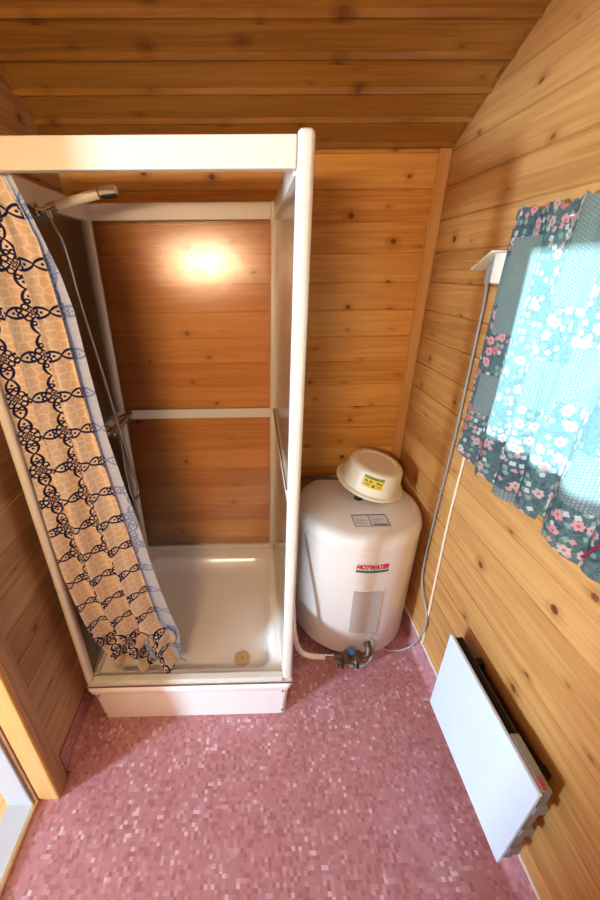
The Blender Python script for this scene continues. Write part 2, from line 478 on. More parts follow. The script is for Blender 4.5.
# corner strips
struct('trim_3', box(nbm(), (XR - .047, YB - .010, 0.112), (XR, YB, CZ), .003), WOOD_TRIM, longz=True)
struct('trim_4', box(nbm(), (XL, YB - .010, 0.112), (XL + .042, YB, CZ), .003), WOOD_TRIM, longz=True)
# strips where the side walls meet the sloping ceiling, and the board along the back
def rake(name, x0, x1):
    bm = nbm(); a = (YB, CZ); b = (RIDGE, zr); nz = Vector((0, -math.sin(sl), -math.cos(sl)))
    vs = []
    for (y, z) in (a, b):
        for x in (x0, x1):
            for t in (0.0, .020): vs.append(bm.verts.new(Vector((x, y, z)) + nz * t))
    q = vs
    for f in ((0, 1, 3, 2), (4, 6, 7, 5), (0, 2, 6, 4), (1, 5, 7, 3), (0, 4, 5, 1), (2, 3, 7, 6)): bm.faces.new([q[i] for i in f])
    bmesh.ops.recalc_face_normals(bm, faces=bm.faces)
    bmesh.ops.bevel(bm, geom=list(bm.edges), offset=.005, segments=2, affect='EDGES')
    return struct(name, bm, WOOD_CEIL)
rake('trim_5', XR - .022, XR); rake('trim_6', XL, XL + .022)
bm = nbm(); prism(bm, [(YB, CZ), (YB, CZ - .012), (YB - .052, CZ + .052 * CS - .012), (YB - .052, CZ + .052 * CS)], 0, XL, XR); struct('trim_7', bm, WOOD_CEIL)

# ------------------------------------------------------------------ window in the right wall
bm = nbm(); y0, y1, z0, z1 = WIN; f = .04
for a, b in (((y0, z0), (y1, z0 + f)), ((y0, z1 - f), (y1, z1)), ((y0, z0 + f), (y0 + f, z1 - f)), ((y1 - f, z0 + f), (y1, z1 - f))):
    box(bm, (XR + .03, a[0], a[1]), (XR + .08, b[0], b[1]), .003)
w1 = struct('window_1', bm, WHITE)
obj('pane', box(nbm(), (XR + .053, y0 + f, z0 + f), (XR + .057, y1 - f, z1 - f)), GLASS, w1)
bm = nbm()
for a, b in (((y0 - .012, z0 - .012), (y1 + .012, z0)), ((y0 - .012, z1), (y1 + .012, z1 + .012)), ((y0 - .012, z0), (y0, z1)), ((y1, z0), (y1 + .012, z1))):
    box(bm, (XR + .0, a[0], a[1]), (XR + .10, b[0], b[1]))
obj('lining', bm, WHITE, w1)

# ------------------------------------------------------------------ door opening in the left wall with its frame, and the room beyond
cz1 = DOOR[3]; y1 = DOOR[1]; y0 = DOOR[0]
def casing(bm, x0, x1, wd):
    box(bm, (x0, y1 - .0, .0), (x1, y1 + wd, cz1 + wd), .003)
    box(bm, (x0, y0 - wd, .0), (x1, y0, cz1 + wd), .003)
    box(bm, (x0, y0, cz1), (x1, y1, cz1 + wd), .003)
bm = nbm(); casing(bm, XL + .001, XL + .020, .046); dr = struct('door_1', bm, WOOD_CASING, longz=True)
def lining(name, x0, x1, inset, mat):
    bm = nbm()
    box(bm, (x0, y1 - inset, 0), (x1, y1 + .003, cz1), .004); box(bm, (x0, y0 - .003, 0), (x1, y0 + inset, cz1), .004)
    box(bm, (x0, y0, cz1 - inset), (x1, y1, cz1 + .003), .004)
    return obj(name, bm, mat, dr, longz=True)
lining('jamb', -.112, XL + .014, .012, WOOD_TRIM)
lining('door_stop', -.128, -.112, .016, WOOD_CASING)
lining('outer_lining', -.215, -.128, .024, WHITESILL)
bm = nbm(); prism(bm, [(-.127, .0), (-.126, .011), (-.121, .016), (-.115, .016), (-.110, .011), (-.109, 0)], 1, y0 + .016, y1 - .016)
struct('trim_8', bm, plain('polished_brass', (236, 206, 156), .25, 1.0), smooth=40)
struct('trim_9', box(nbm(), (-.215, y0, -.02), (-.127, y1, .004), .002), WHITESILL)
boards('floor_hall', (0, 0, 0), (0, -1, 0), (1, 0, 0), -1.2, 3.6, -3.3, -.215, .12, 0, WOOD_FLOOR, g=.002, d=.002)
# hall shell with a window facing the door
HW = (-2.95, -2.15, .75, 1.95)
boards('wall_hall_far', (-3.3, 0, 0), (0, 1, 0), (0, 0, 1), -3.6, 1.2, 0, 2.4, BW, BO, WOOD_SIDE, holes=[HW])
boards('wall_hall_back', (0, 1.2, 0), (1, 0, 0), (0, 0, 1), -3.3, -.1, 0, 2.4, BW, BO, WOOD_SIDE)
boards('wall_hall_front', (0, -3.6, 0), (-1, 0, 0), (0, 0, 1), .1, 3.3, 0, 2.4, BW, BO, WOOD_SIDE)
boards('wall_hall_near', (-.165, 0, 0), (0, -1, 0), (0, 0, 1), -1.2, 3.6, 0, 2.4, BW, BO, WOOD_SIDE, holes=[(-y1 - .0, -y0, 0.0, cz1)], thick=.01)
struct('ceiling_hall', box(nbm(), (-3.3, -3.6, 2.4), (-.1, 1.2, 2.42)), WHITE)
bm = nbm()
for a, b in (((HW[0], HW[2]), (HW[1], HW[2] + .05)), ((HW[0], HW[3] - .05), (HW[1], HW[3])), ((HW[0], HW[2]), (HW[0] + .05, HW[3])), ((HW[1] - .05, HW[2]), (HW[1], HW[3]))):
    box(bm, (-3.38, a[0], a[1]), (-3.32, b[0], b[1]), .003)
w2 = struct('window_2', bm, WHITE)
obj('pane', box(nbm(), (-3.352, HW[0] + .05, HW[2] + .05), (-3.348, HW[1] - .05, HW[3] - .05)), GLASS, w2)
bm = box(nbm(), (-30, -30, -.35), (30, 30, -.30)); struct('ground', bm, plain('grass_ground', (92, 128, 66), .9, bump=.5, scale=8))

# ------------------------------------------------------------------ shower tray
T = .2329; W, D = .80, .8251
tray = thing('shower_tray', (W / 2, D / 2, 0), 'cream white square shower tray with a raised front panel and beige drain', 'shower tray')
def rrect(x0, x1, y0, y1, r, n=6):
    out = []
    for cx, cy, a0 in ((x1 - r, y1 - r, 0), (x0 + r, y1 - r, PI / 2), (x0 + r, y0 + r, PI), (x1 - r, y0 + r, 1.5 * PI)):
        for k in range(n + 1): a = a0 + PI / 2 * k / n; out.append((cx + r * math.cos(a), cy + r * math.sin(a)))
    return out
def loft(bm, loops, cap0=False, cap1=True):
    R = [[bm.verts.new(p) for p in lp] for lp in loops]
    for A, B in zip(R, R[1:]):
        n = len(A)
        for k in range(n): bm.faces.new((A[k], A[(k + 1) % n], B[(k + 1) % n], B[k]))
    if cap0: bm.faces.new(R[0][::-1])
    if cap1: bm.faces.new(R[-1])
    return bm
bm = nbm(); e = .004
def lp(x0, x1, y0, y1, r, z): return [(x, y, z) for x, y in rrect(x0, x1, y0, y1, r)]
loft(bm, [lp(-.004, W + .004, -.012, D, .025, T - .045), lp(-.010, W + .010, -.018, D, .028, T - .020), lp(-.010, W + .010, -.018, D, .028, T - .008),
          lp(-.004, W + .004, -.012, D - e, .025, T),
          lp(.052, W - .052, .050, D - .095, .07, T), lp(.060, W - .060, .057, D - .103, .075, T - .003), lp(.068, W - .068, .064, D - .111, .075, T - .012),
          lp(.084, W - .084, .080, D - .130, .075, T - .045), lp(.100, W - .100, .094, D - .148, .075, T - .056), lp(.125, W - .125, .115, D - .18, .07, T - .060)], cap1=True)
obj('basin', bm, TRAYM, tray, smooth=45)
bm = nbm(); loft(bm, [lp(.014, W - .014, .008, D - .01, .022, 0.0), lp(.002, W - .002, -.004, D - .01, .022, T - .03)], cap0=True, cap1=False)
obj('skirt', bm, TRAYM, tray, smooth=45)
bm = nbm(); lathe(bm, [(0, .004), (.031, .004), (.036, .0), (.036, -.006)], (.604, .138, T - .056), 32)
dn = obj('drain_cover', bm, DRAINM, tray, label='round beige drain cover with a small dark hole', smooth=30)
obj('screw', cyl(nbm(), (.604, .138, T - .053), (.604, .138, T - .0512), .0035, 12), BLACK, dn)
for x in (.028, W - .030):
    for z in (.030, .170): obj('screw', cyl(nbm(), (x, -.0035 + .012 * (1 - z / .19), z), (x, -.0075 + .012 * (1 - z / .19), z), .0035, 10), DULLMET, tray)
bm = nbm()                                                      # anti-slip ribs in the tray floor
for i in range(-3, 22):
    x = .10 + i * .03
    for j in range(12):
        yy = .13 + j * .045; xx = x + (j % 2) * .015
        if .14 < xx < .64 and not (abs(xx - .598) < .06 and abs(yy - .15) < .06) and yy + .03 < .64:
            box(bm, (xx, yy, T - .061), (xx + .003, yy + .032, T - .0592))
obj('grip_ribs', bm, TRAYM, tray)

# ------------------------------------------------------------------ shower cabin
H = 1.9554
cab = thing('shower_cabin', (W / 2, D / 2, T), 'white framed square shower cabin with patterned clear panels, open at the front', 'shower cabin')
def post(x0, x1, ya, yb, z0, z1, bev=.006): return obj('post', box(nbm(), (x0, ya, z0), (x1, yb, z1), bev, 3), FRAME, cab, smooth=40)
zt = T + .001
post(W - .031, W + .006, -.008, .030, zt + .012, H + .011, .012)
post(-.005, .018, -.008, .030, zt + .012, H + .011, .010)
post(.012, .040, D - .040, D - .010, zt, H)
post(W - .046, W - .018, D - .040, D - .010, zt, H)
def rail(name, a, b, bev=.003): return obj(name, box(nbm(), a, b, bev), FRAME, cab)
rail('top_rail', (.018, -.004, H - .057), (W - .0312, .024, H))                 # front beam
rail('top_rail', (.040, D - .038, H - .064), (W - .046, D - .014, H - .004))
rail('top_rail', (.008, .030, H - .064), (.030, D - .040, H - .004))
rail('top_rail', (W - .034, .030, H - .064), (W - .010, D - .040, H - .004))
m0, m1 = 1.054, 1.102
rail('middle_rail', (.040, D - .034, m0), (W - .046, D - .016, m1))
rail('middle_rail', (.012, .030, m0), (.026, D - .040, m1))
rail('middle_rail', (W - .030, .030, m0), (W - .012, D - .040, m1))
rail('bottom_rail', (.018, -.006, zt), (W - .0312, .022, zt + .026))
rail('bottom_rail', (.040, D - .038, zt), (W - .046, D - .014, zt + .026))
rail('bottom_rail', (.010, .030, zt), (.028, D - .040, zt + .026))
rail('bottom_rail', (W - .032, .030, zt), (W - .012, D - .040, zt + .026))
def pane(a, b): return obj('panel', box(nbm(), a, b), ACRYL, cab)
for za, zb in ((zt + .026, m0), (m1, H - .064)):
    pane((.040, D - .026, za), (W - .046, D - .023, zb))
    pane((.018, .030, za), (.021, D - .040, zb))
    pane((W - .022, .030, za), (W - .019, D - .040, zb))
bm = nbm(); box(bm, (-.006, -.014, T + .0005), (W + .006, -.009, T + .0035), .001)
obj('seal', bm, BEADM, cab, label='brownish line of old sealant along the front rail')
for a, b in (((.044, D - .036, m1), (W - .05, D - .033, m1 + .003)), ((W - .0335, .03, m1), (W - .029, D - .045, m1 + .003)), ((.044, D - .041, H - .067), (W - .05, D - .038, H - .064))):
    obj('seal', box(nbm(), a, b), BEADM, cab)

# ------------------------------------------------------------------ shower set: bracket, hand shower, hose, mixer
mix = thing('shower_mixer', (.022, .62, 1.09), 'chrome wall shower mixer on the left cabin side half way up', 'shower mixer')
bm = cyl(nbm(), (.072, .53, 1.075), (.072, .70, 1.075), .018, 24); 
obj('body', bm, CHROME, mix, smooth=40)
for a, b in (((.072, .485, 1.075), (.072, .530, 1.075)), ((.072, .700, 1.075), (.072, .755, 1.075))):
    k = obj('handle', cyl(nbm(), a, b, .023, 20), CHROME, mix, smooth=40)
for y in (.55, .68): obj('wall_flange', cyl(nbm(), (.0225, y, 1.085), (.060, y, 1.080), .022, 20, .014), CHROME, mix, smooth=40)
obj('hose_outlet', cyl(nbm(), (.072, .60, 1.062), (.075, .595, 1.030), .010, 14), CHROME, mix, smooth=40)
br = thing('shower_bracket', (.030, .375, 1.865), 'small chrome bracket holding the hand shower high on the left cabin side', 'bracket')
obj('wall_plate', cyl(nbm(), (.0305, .375, 1.862), (.040, .375, 1.862), .017, 18), CHROME, br, smooth=40)
obj('arm', tube(nbm(), spline([(.038, .375, 1.862), (.052, .378, 1.858), (.066, .383, 1.864)], 5), .010, 12), CHROME, br, smooth=50)
hs = thing('hand_shower', (.070, .385, 1.866), 'cream plastic hand shower with a chrome collar resting in the wall bracket', 'hand shower')
a = Vector((.070, .385, 1.866)); b = Vector((.230, .400, 1.906)); dxy = (b - a).normalized()
obj('collar', cyl(nbm(), a - dxy * .004, a + dxy * .024, .0135, 20), CHROME, hs, smooth=40)
obj('handle', tube(nbm(), [a + (b - a) * t for t in (.14, .2, .4, .6, .8, .93)], .012, 18, True, lambda i: (.011, .012, .0125, .0130, .014, .015)[i]), TUBM, hs, smooth=50)
bm = nbm(); hh = a + dxy * .185
box(bm, (-.026, -.019, -.012), (.026, .019, .012), .006, 3)
bmesh.ops.transform(bm, verts=bm.verts, matrix=Matrix.Translation(hh) @ Matrix.Rotation(math.radians(-6), 4, 'Y') @ Matrix.Rotation(math.radians(5), 4, 'Z'))
obj('head', bm, TUBM, hs, smooth=40)
bm = nbm(); box(bm, (-.022, -.016, -.018), (.024, .016, -.011), .003)
bmesh.ops.transform(bm, verts=bm.verts, matrix=Matrix.Translation(hh) @ Matrix.Rotation(math.radians(-6), 4, 'Y') @ Matrix.Rotation(math.radians(5), 4, 'Z'))
obj('spray_face', bm, BLACK, hs, label='black spray face under the head')
hp = spline([(.066, .383, 1.856), (.080, .372, 1.815), (.094, .380, 1.76), (.100, .400, 1.60), (.102, .455, 1.39), (.104, .50, 1.19), (.104, .545, 1.03), (.098, .60, .87), (.094, .655, .745), (.090, .640, .690), (.084, .585, .715), (.080, .570, .84), (.076, .585, .96), (.075, .593, 1.036)], 10)
ho = obj('shower_hose', tube(nbm(), hp, .0062, 10), HOSEM, smooth=60); origin_to(ho, hp[0])
tag(ho, 'flexible chrome shower hose looping from the hand shower down to the mixer', 'hose')
ft = obj('end_nut', cyl(nbm(), hp[0] + Vector((.0, 0, .002)), hp[6], .0095, 14), CHROME, ho, smooth=40)
ft2 = obj('end_nut', cyl(nbm(), hp[-1], hp[-6], .0095, 14), CHROME, ho, smooth=40)

# ------------------------------------------------------------------ shower curtain and its rod
def interp(tab, z):
    tab = sorted(tab)
    if z <= tab[0][0]: return tab[0][1]
    for (a, p), (b, q) in zip(tab, tab[1:]):
        if z <= b: return p + (q - p) * (z - a) / (b - a)
    return tab[-1][1]
LEFT = [(.215, .125), (.30, .100), (.47, .070), (.67, .045), (.81, .032), (1.05, .028), (1.9, .028)]
BND = [(.231, .372), (.28, .345), (.34, .330), (.385, .350), (.425, .345), (.47, .296), (.62, .276), (.97, .234), (1.167, .214), (1.389, .200), (1.601, .192), (1.78, .178), (1.895, .145), (1.92, .135)]
RGT = [(.231, .352), (.42, .360), (.487, .345), (.646, .318), (.79, .298), (.971, .278), (1.117, .256), (1.272, .236), (1.39, .229), (1.508, .222), (1.623, .217), (1.715, .201), (1.821, .176), (1.889, .158), (1.92, .15)]
def curtain():
    bm = nbm(); L = bm.loops.layers.uv.verify(); z0, z1 = .231, 1.922; NZ, NF, NB = 110, 96, 36
    rows = []
    for j in range(NZ + 1):
        t = j / NZ; z = z0 + (z1 - z0) * t
        row = []; xl, xb, xr = interp(LEFT, z), interp(BND, z), interp(RGT, z)
        low = max(0, (.55 - z) / .35)
        amp = .013 + .012 * (1 - t) + .010 * low; yc = .066 + .012 * low - .014 * max(0, (z - 1.7) / .22); amp *= 1 - .55 * max(0, (z - 1.7) / .22)
        for i in range(NF + 1):                                 # front layer, from its hem back to the left
            s = i / NF; x = xb + (xl - xb) * s
            ph = s * 2 * PI * 2.6 + .5 * math.sin(2.2 * z)
            y = yc + amp * math.sin(ph) + .004 * math.sin(ph * 2.3 + z * 7) + low * .007 * math.sin(s * 31 + z * 40)
            fwd = s ** 1.5 * min(1, max(0, (z - .30) / .35)) * min(1, max(0, (1.88 - z) / .15)); y -= .055 * fwd
            if z < .40: y += .006 * (.40 - z) / .17 * math.sin(s * 40); x += .006 * (.40 - z) / .17 * math.sin(s * 27 + 1)
            x += .006 * math.sin(ph + 1.2) * min(1, s * 6) + low * .006 * math.sin(z * 45 + s * 20)
            row.append((max(x, .026), max(y, .034 if z < .30 else .004), z + (.006 * math.sin(s * 22) if j == 0 else 0), s * .16))
        xe, ye = row[-1][0], row[-1][1]
        ybk = .100 + .018 * low - .03 * max(0, (z - 1.7) / .22)
        for i in range(1, 7):                                   # turn
            a = PI * i / 7; row.append((xe - .004 * math.sin(a), ye + (ybk - ye) * (1 - math.cos(a)) / 2, z, .16 + i * .004))
        for i in range(NB + 1):                                 # back layer, its reverse faces the room
            s = i / NB; x = xe + (xr - xe) * s
            y = ybk + .010 * math.sin(s * 9 + z) * (1 - s * .6) - .018 * s
            row.append((x, y, z, .188 + s * .17))
        al, q = 0.0, []                                         # the print follows the cloth's own length
        for i, p in enumerate(row):
            if i: al += math.hypot(p[0] - row[i - 1][0], p[1] - row[i - 1][1])
            q.append((p[0], p[1], p[2], al * .80))
        rows.append(q)
    n = len(rows[0]); V = [[bm.verts.new(p[:3]) for p in r] for r in rows]
    for j in range(NZ):
        for i in range(n - 1):
            ids = ((j, i), (j, i + 1), (j + 1, i + 1), (j + 1, i))
            f = bm.faces.new([V[a][b] for a, b in ids])
            for l, (a, b) in zip(f.loops, ids): l[L].uv = (rows[a][b][3], rows[a][b][2])
    # normals must point to the room (-y) on the front layer
    bm.normal_update()
    fr = [f for f in bm.faces if abs(f.calc_center_median().y - .06) < .03]
    if sum(f.normal.y for f in fr[:NF]) > 0: bmesh.ops.reverse_faces(bm, faces=bm.faces)
    return bm
cu = obj('shower_curtain', curtain(), CURTAIN, keepuv=True)
for p in cu.data.polygons: p.use_smooth = True
origin_to(cu, (.2, .07, 1.872)); tag(cu, 'beige shower curtain printed with navy chain links, bunched at the left of the cabin', 'shower curtain')
bm = nbm()                                                      # stitched hem along the free edge
for k in range(0, 150):
    z = .24 + k * .0108
    x = interp(BND, z); box(bm, (x - .0015, .049, z), (x + .0015, .051, z + .0055))
ro = tag(obj('curtain_rod', cyl(nbm(), (.0165, .046, 1.934), (W - .036, .046, 1.934), .006, 12), FRAME, smooth=40), 'thin white rod behind the front beam carrying the shower curtain', 'curtain rod')
bm.free()
ringb = []
for k in range(5):
    x = .05 + k * .026
    bm = nbm(); tube(bm, [Vector((x, .046 + .010 * math.cos(a), 1.9295 + .012 * math.sin(a))) for a in [2 * PI * i / 18 for i in range(19)]], .0018, 6, False)
    r_ = obj('curtain_ring', bm, TUBM, smooth=60); origin_to(r_, (x, .046, 1.941))
    tag(r_, 'small cream ring hanging the shower curtain on its rod', 'curtain ring', 'rings of the shower curtain')

# ------------------------------------------------------------------ water heater tank
TC = Vector((1.145, .497, 0)); TR = .283
tank = thing('water_heater', (TC.x, TC.y, 0), 'large cream white cylindrical water heater standing in the back right corner', 'water heater')
bm = nbm(); lathe(bm, [(0, .028), (TR - .03, .028), (TR - .008, .034), (TR, .048), (TR, .652), (TR - .003, .6555), (TR - .003, .6585)], TC, 96)
obj('body', bm, TANKM, tank, smooth=40)
bm = nbm(); lathe(bm, [(TR - .003, .6585), (TR + .002, .661), (TR + .002, .667), (TR - .001, .684), (TR - .008, .700), (TR - .022, .712), (TR - .045, .718), (.12, .722), (0, .724)], TC, 96)
obj('lid', bm, TANKM, tank, smooth=40)
for k in range(3):
    a = PI / 6 + k * 2 * PI / 3
    obj('foot', cyl(nbm(), TC + Vector((.2 * math.cos(a), .2 * math.sin(a), 0)), TC + Vector((.2 * math.cos(a), .2 * math.sin(a), .03)), .02, 12), BLACK, tank)
def oncyl(ang, z, r=TR + .0008): return TC + Vector((r * math.cos(math.radians(ang)), r * math.sin(math.radians(ang)), z))
def cylpatch(bm, a0, a1, z0, z1, r0, r1, n=14):
    ring = []
    for k in range(n + 1):
        a = a0 + (a1 - a0) * k / n
        ring.append([bm.verts.new(oncyl(a, z, r)) for r, z in ((r0, z0), (r1, z0), (r1, z1), (r0, z1))])
    for A, B in zip(ring, ring[1:]):
        for k in range(4): bm.faces.new((A[k], A[(k + 1) % 4], B[(k + 1) % 4], B[k]))
    bm.faces.new(ring[0][::-1]); bm.faces.new(ring[-1]); return bm
plate = obj('access_plate', cylpatch(nbm(), -102.5, -77.5, .195, .443, TR - .001, TR + .006), GREYP, tank, label='grey metal access plate low on the front')
obj('cable_gland', box(nbm(), oncyl(-83, .185, TR + .004) - Vector((.010, .008, .010)), oncyl(-83, .185, TR + .004) + Vector((.010, .008, .012)), .003), GREYP, tank)
def text_mesh(s, size, shear=0.0, bold=0.0, width=None):
    cu = bpy.data.curves.new('t', 'FONT'); cu.body = s; cu.size = size; cu.shear = shear; cu.offset = bold; cu.align_x = 'LEFT'; cu.resolution_u = 4
    o = bpy.data.objects.new('t', cu); COL.objects.link(o)
    dg = bpy.context.evaluated_depsgraph_get(); me = bpy.data.meshes.new_from_object(o.evaluated_get(dg))
    bpy.data.objects.remove(o); bm = nbm(); bm.from_mesh(me); bpy.data.meshes.remove(me)
    x0 = min(v.co.x for v in bm.verts); x1 = max(v.co.x for v in bm.verts); y0 = min(v.co.y for v in bm.verts)
    for v in bm.verts: v.co.x -= x0; v.co.y -= y0
    if width:
        for v in bm.verts: v.co.x *= width / (x1 - x0)
    return bm
bm = text_mesh('HOTWATER', .032, .25, .0022, .138)
bmesh.ops.subdivide_edges(bm, edges=bm.edges, cuts=1)
A0 = -103.0
for v in bm.verts:
    ang = A0 + math.degrees(v.co.x / TR); z = .566 + v.co.y * 1.0; v.co = oncyl(ang, z, TR + .0012)
obj('lettering', bm, RED, tank, label='red HOTWATER lettering', keepuv=True)
obj('underline', cylpatch(nbm(), A0, -75.0, .550, .561, TR - .001, TR + .0012), TEAL, tank, label='teal bar under the lettering')
# paper label lying on the lid
def zlid(x, y):
    r = math.hypot(x - TC.x, y - TC.y)
    pr = [(0, .724), (.12, .722), (TR - .045, .718), (TR - .022, .712), (TR - .008, .700), (TR, .667)]
    return interp([(a, b) for a, b in pr], r)
def lidquad(bm, x0, x1, y0, y1, h, n=6):
    V = [[bm.verts.new((x, y, zlid(x, y) + h)) for x in [x0 + (x1 - x0) * i / n for i in range(n + 1)]] for y in [y0 + (y1 - y0) * j / n for j in range(n + 1)]]
    for j in range(n):
        for i in range(n): bm.faces.new((V[j][i], V[j][i + 1], V[j + 1][i + 1], V[j + 1][i]))
lx, ly = 1.083, .300; lw, lh = .148, .080
lab = obj('paper_label', (lambda b: (lidquad(b, lx, lx + lw, ly, ly + lh, .0012), b)[1])(nbm()), PAPER, tank, label='pale label with blue ruled borders and small print')
bm = nbm(); t = .003
for a in ((lx, lx + lw, ly, ly + t), (lx, lx + lw, ly + lh - t * 2, ly + lh), (lx, lx + t, ly, ly + lh), (lx + lw - t, lx + lw, ly, ly + lh), (lx + lw * .47, lx + lw * .47 + t, ly, ly + lh)): lidquad(bm, *a, .0020, 3)
for k in range(5): lidquad(bm, lx + .080, lx + .135 - (k % 3) * .008, ly + .016 + k * .009, ly + .0175 + k * .009, .0019, 3)
for k in range(4): lidquad(bm, lx + .010, lx + .055 - (k % 2) * .01, ly + .020 + k * .009, ly + .0212 + k * .009, .0019, 3)
lidquad(bm, lx + .080, lx + .140, ly + .006, ly + .013, .0021, 3)
obj('print', bm, NAVY, lab, keepuv=True)
# fitting and pipe on top
pp = thing('water_pipe', (1.148, .600, .7235), 'dull brown pipe with a brass fitting running over the tank to the shower', 'pipe')
obj('fitting', lathe(nbm(), [(0, 0), (.020, 0), (.020, .004), (.010, .006), (.009, .014), (.016, .016), (.017, .026), (.012, .030), (.013, .040), (0, .042)], (1.148, .506, .7225), 20), BRASS, pp, smooth=35)
obj('tube', tube(nbm(), spline([(W + .006, .655, .755), (.95, .650, .755), (1.08, .640, .755), (1.135, .610, .757), (1.148, .508, .757)], 8), .008, 12), DULLMET, pp, smooth=50)

# overturned tub on top, tilted
tub = thing('plastic_tub', (1.218, .592, .768), 'overturned cream plastic tub lying tilted on top of the water heater', 'tub')
Rm = .150
prof = [(Rm - .012, .0), (Rm + .008, -.003), (Rm + .011, .001), (Rm + .008, .005), (Rm - .007, .009), (Rm - .010, .014), (Rm - .026, .096), (Rm - .031, .106), (Rm - .040, .111), (Rm - .060, .112), (Rm - .064, .108), (0, .108)]
bm = nbm(); lathe(bm, prof, (0, 0, 0), 72)
obj('shell', bm, TUBM, tub, smooth=35, local=True)
ax = Vector((.85, -.53, 0)).normalized(); tilt = Matrix.Rotation(math.radians(13), 4, Vector((0, 0, 1)).cross(ax))
tub.rotation_euler = tilt.to_euler()
def tubpt(ang, z, e=.0012):
    r = Rm - .010 + (-.016) * (z - .014) / .082 + e; a = math.radians(ang)
    return Vector((r * math.cos(a), r * math.sin(a), z))
def tubpatch(bm, a0, a1, z0, z1, e, n=10):
    R = [[bm.verts.new(tubpt(a0 + (a1 - a0) * k / n, z, e)) for z in (z0, z1)] for k in range(n + 1)]
    for A, B in zip(R, R[1:]): bm.faces.new((A[0], B[0], B[1], A[1]))
    return bm
st = obj('sticker', tubpatch(nbm(), -129, -88, .046, .099, .0012), YELLOW, tub, local=True, label='yellow paper label with a green top strip')
obj('header', tubpatch(nbm(), -129, -88, .087, .099, .0020), GREEN, st, local=True)
bm = nbm()
for a0, a1, z0, z1 in ((-113, -107, .055, .062), (-104, -98, .056, .063), (-96, -92, .034, .048), (-90, -84, .055, .062), (-83, -79, .052, .058), (-112, -100, .046, .048), (-112, -101, .040, .042), (-89, -80, .044, .046), (-89, -80, .038, .040), (-108, -88, .072, .075)): tubpatch(bm, (a0 - 12), (a1 - 12), z0 + .017, z1 + .017, .0026, 3)
obj('print', bm, BROWN, st, local=True)

# valve group at the foot of the tank
vg = thing('safety_valve', (1.08, .185, .09), 'worn brass valve group with blue lever and black knobs at the tank foot', 'valve')
zc = .090; yv = .172
bm = nbm(); cyl(bm, (1.015, yv, zc), (1.150, yv, zc), .014, 18); lathe(bm, [(0, -.024), (.022, -.02), (.026, 0), (.022, .02), (0, .024)], (1.075, yv, zc), 20); lathe(bm, [(0, -.02), (.020, -.016), (.022, 0), (.02, .016), (0, .02)], (1.125, yv, zc), 20)
obj('body', bm, BRASS, vg, smooth=50)
obj('elbow', tube(nbm(), spline([(1.140, yv, zc), (1.168, yv + .002, zc + .006), (1.176, yv + .012, zc + .030), (1.172, yv + .038, zc + .042)], 6), .015, 16), BRASS, vg, smooth=50)
obj('coupling', tube(nbm(), [(.975, yv, zc + .002), (.985, yv, zc + .002), (.986, yv, zc), (1.018, yv, zc)], .013, 14, True, lambda i: (.013, .013, .010, .013)[i]), CHROME, vg, smooth=40)
obj('blue_lever', box(nbm(), (1.078, yv - .018, zc + .030), (1.102, yv + .008, zc + .056), .006), BLUE, vg, label='blue plastic lever')
obj('stem', cyl(nbm(), (1.090, yv, zc + .01), (1.090, yv, zc + .034), .009, 12), BRASS, vg)
for x, dz in ((1.045, 0), (1.115, -.004)):
    k = obj('knob', cyl(nbm(), (x, yv - .020, zc - .020 + dz), (x, yv - .030, zc - .032 + dz), .012, 14, .014), BLACK, vg, label='black plastic knob', smooth=40)
    obj('stem', cyl(nbm(), (x, yv, zc), (x, yv - .024, zc - .024 + dz), .007, 10), BRASS, k)
wp = obj('drain_pipe', tube(nbm(), spline([(.818, .330, .64), (.820, .280, .53), (.826, .225, .36), (.835, .195, .22), (.858, .180, .135), (.905, .174, .098), (.982, yv, zc + .001)], 8), .0115, 14), CABLEW, smooth=60)
origin_to(wp, (.9, .175, .1)); tag(wp, 'bent white plastic pipe from the shower side down to the brass valve', 'pipe')
obj('joint', tube(nbm(), [(.8185, .310, .600), (.819, .295, .565)], .014, 12), DULLMET, wp)
cd = obj('heater_cable', tube(nbm(), spline([(1.184, .206, .176), (1.196, .196, .150), (1.202, .190, .100), (1.185, .178, .050), (1.150, .168, .030), (1.120, .170, .020), (1.09, .200, .012), (1.08, .25, .010)], 8), .0045, 10), CORDG, smooth=60)
origin_to(cd, (1.18, .2, .17)); tag(cd, 'short grey cable leaving the grey plate on the tank front', 'cable')

# ------------------------------------------------------------------ wall socket, plug, cords
so = thing('wall_socket', (XR, .275, 1.70), 'cream wall socket with its flap open, beside the window curtain', 'socket')
obj('box', box(nbm(), (XR - .042, .226, 1.638), (XR, .290, 1.722), .006, 3), CREAM, so, smooth=40)
bm = nbm(); box(bm, (-.004, -.031, -.072), (.0, .031, 0), .0015)
bmesh.ops.transform(bm, verts=bm.verts, matrix=Matrix.Translation((XR - .040, .330, 1.742)) @ Matrix.Rotation(math.radians(42), 4, 'X') @ Matrix.Rotation(math.radians(12), 4, 'Y'))
bmesh.ops.translate(bm, verts=bm.verts, vec=(0, 0, 0))
bm.free(); bm = nbm()
p = [(.292, 1.728), (.295, 1.722), (.388, 1.674), (.390, 1.680)]
prism(bm, p, 0, XR - .052, XR - .004); obj('flap', bm, CREAM, so, label='open cover flap')
pg = obj('plug', tube(nbm(), spline([(XR - .024, .292, 1.698), (XR - .022, .314, 1.688), (XR - .020, .334, 1.664), (XR - .016, .344, 1.635)], 5), .012, 14, True, lambda i: .019 - .0007 * i), CORDG, smooth=50)
origin_to(pg, (XR - .024, .292, 1.698)); tag(pg, 'grey plug pushed into the open wall socket, tail hanging down', 'plug')
